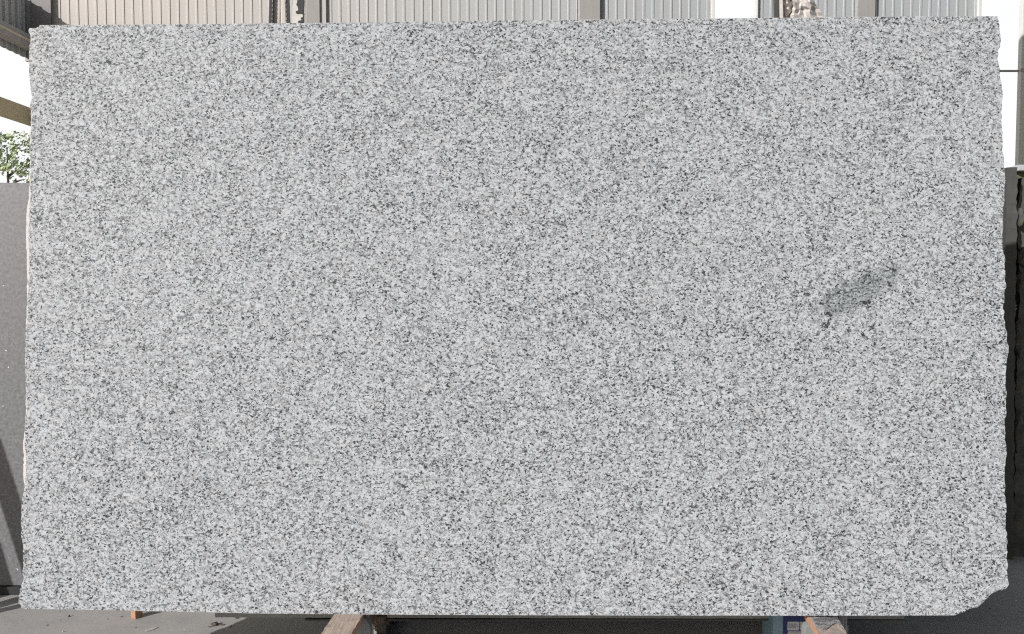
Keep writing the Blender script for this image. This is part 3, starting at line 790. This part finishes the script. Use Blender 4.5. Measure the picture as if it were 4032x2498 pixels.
for (pts_) in (((3978, 1237), (3981, 1240), (3993, 1216), (4004, 1203), (4000, 1200), (3990, 1212)), ((3981, 1248), (3985, 1250), (3993, 1228), (4004, 1217), (4002, 1212), (3990, 1224))):
    b2 = bmesh.new(); prism(b2, [at_y(x, y, 3.715) for x, y in pts_], Vector((0, .003, .0)))
    me_ = bpy.data.meshes.new('t'); b2.to_mesh(me_); b2.free(); bm.from_mesh(me_); bpy.data.meshes.remove(me_)
tag(link('torn_tape', bm, M_gus), 'two pale torn tape ends sticking out of the dark right-hand stack', 'tape')

# ------------------------------------------------------------ crumpled canvas on the right upright
g = N('canvas'); b = g.tc.outputs['Object']
s1 = g.noise(b, 25, 4, 0.65); s2 = g.noise(g.mapping((1, 1, 1)), 9, 3, 0.6, 1.5)
c = g.mix(g.ramp(s1, 0.35, 0.7), (0.60, 0.565, 0.54), (0.52, 0.485, 0.46)); c = g.mix(g.ramp(s2, 0.60, 0.72, 0, .6), c, (0.36, 0.30, 0.25))
M_can = g.done(c, 0.9, s1, 0.4, 0.004)
bm = bmesh.new(); nx, ny = 13, 26; YC = 2.80; grid = []
for j in range(ny + 1):
    row = []; t = j / ny; y = -140 + t * 330
    right = 3198 + (0 if y < 0 else y * .62) + (4 if 50 < y < 62 else 0)
    if y > 68: right = 3246
    left = 3081
    for i in range(nx + 1):
        s = i / nx; x = left + (right - left) * s
        q = Vector((x * .018, y * .018, 0))
        fold = .034 * abs(mn.noise(q * 1.3 + Vector((3, 7, 0)))) + .020 * mn.noise(q * 3.7 + Vector((5, 0, 2)))
        gap = math.exp(-((x - (3112 + 6 * math.sin(y * .06))) / 5.5) ** 2) * .05 * (1 if y > 12 else .8)
        Yy = YC - .02 * math.sin(s * math.pi) - fold + gap
        ex = (3.5 * mn.noise(Vector((x * .2, y * .15, 4))) if 0 < i < nx else 1.5 * mn.noise(Vector((y * .15, 4, 0))) * s)
        row.append(bm.verts.new(at_y(x + ex, y, Yy)))
    grid.append(row)
for j in range(ny):
    for i in range(nx): bm.faces.new((grid[j][i], grid[j][i + 1], grid[j + 1][i + 1], grid[j + 1][i]))
bmesh.ops.recalc_face_normals(bm, faces=bm.faces)
bmesh.ops.solidify(bm, geom=list(bm.faces), thickness=.003)
tag(link('canvas_cloth', bm, M_can), 'crumpled beige canvas bundled on the right upright above the slab', 'cloth')

# ------------------------------------------------------------ floor debris
M_deb = weathered('dark_debris', (0.12, 0.105, 0.085), None, 30, .5)
def pebble(px, py, sx_, sy_, sz_, seed, mat, label, name='stone_chip', cat='debris'):
    p = at_z(px, py, 0); bm = bmesh.new(); bmesh.ops.create_icosphere(bm, subdivisions=2, radius=1)
    for vv in bm.verts:
        d = vv.co.copy(); k = 1 + .5 * mn.noise(d * 1.7 + Vector((seed, 2, 0)))
        vv.co = Vector((d.x * sx_ * k, d.y * sy_ * k, max(0, (d.z + .6) * sz_ * k)))
    o = link(name, bm, mat); o.location = p; tag(o, label, cat, 'chips scattered on the floor')
pebble(845, 2463, .014, .012, .009, 1, M_deb, 'largest dark lump of dirt on the floor, left of the left timber')
pebble(872, 2462, .013, .005, .003, 2, M_deb, 'flat dark flake beside the largest lump on the floor')
pebble(826, 2470, .008, .004, .002, 3, M_deb, 'tiny dark flake in front of the largest lump')
pebble(909, 2470, .004, .003, .003, 4, M_deb, 'single tiny dark chip right of the dark lump')
pebble(932, 2436, .007, .004, .003, 5, M_deb, 'dark chip at the left end of the black shadow')
pebble(870, 2432, .004, .004, .004, 6, M_white, 'small white chip just below the slab bottom edge')
pebble(272, 2429, .004, .004, .005, 7, M_deb, 'lone dark chip on the floor under the slab, left of the orange post')
pebble(248, 2490, .003, .003, .003, 8, M_white, 'small white chip near the bottom of the picture, far left')
pebble(1153, 2495, .003, .003, .003, 9, M_white, 'tiny pale chip left of the left timber near the bottom')
g = N('pale_smear'); b = g.tc.outputs['Object']
M_sm = g.done(g.mix(g.ramp(g.noise(b, 60, 4, .7), .4, .6), (.40, .39, .37), (.55, .54, .5)), .9)
bm = bmesh.new(); pp = [at_z(x, y, .001) for x, y in ((570, 2484), (572, 2479), (590, 2475), (606, 2471), (622, 2470), (618, 2474), (607, 2479), (592, 2484), (578, 2487))]
prism(bm, pp, Vector((0, 0, .001)))
tag(link('mortar_smear', bm, M_sm), 'pale elongated dried smear on the floor right of the orange post', 'smear')
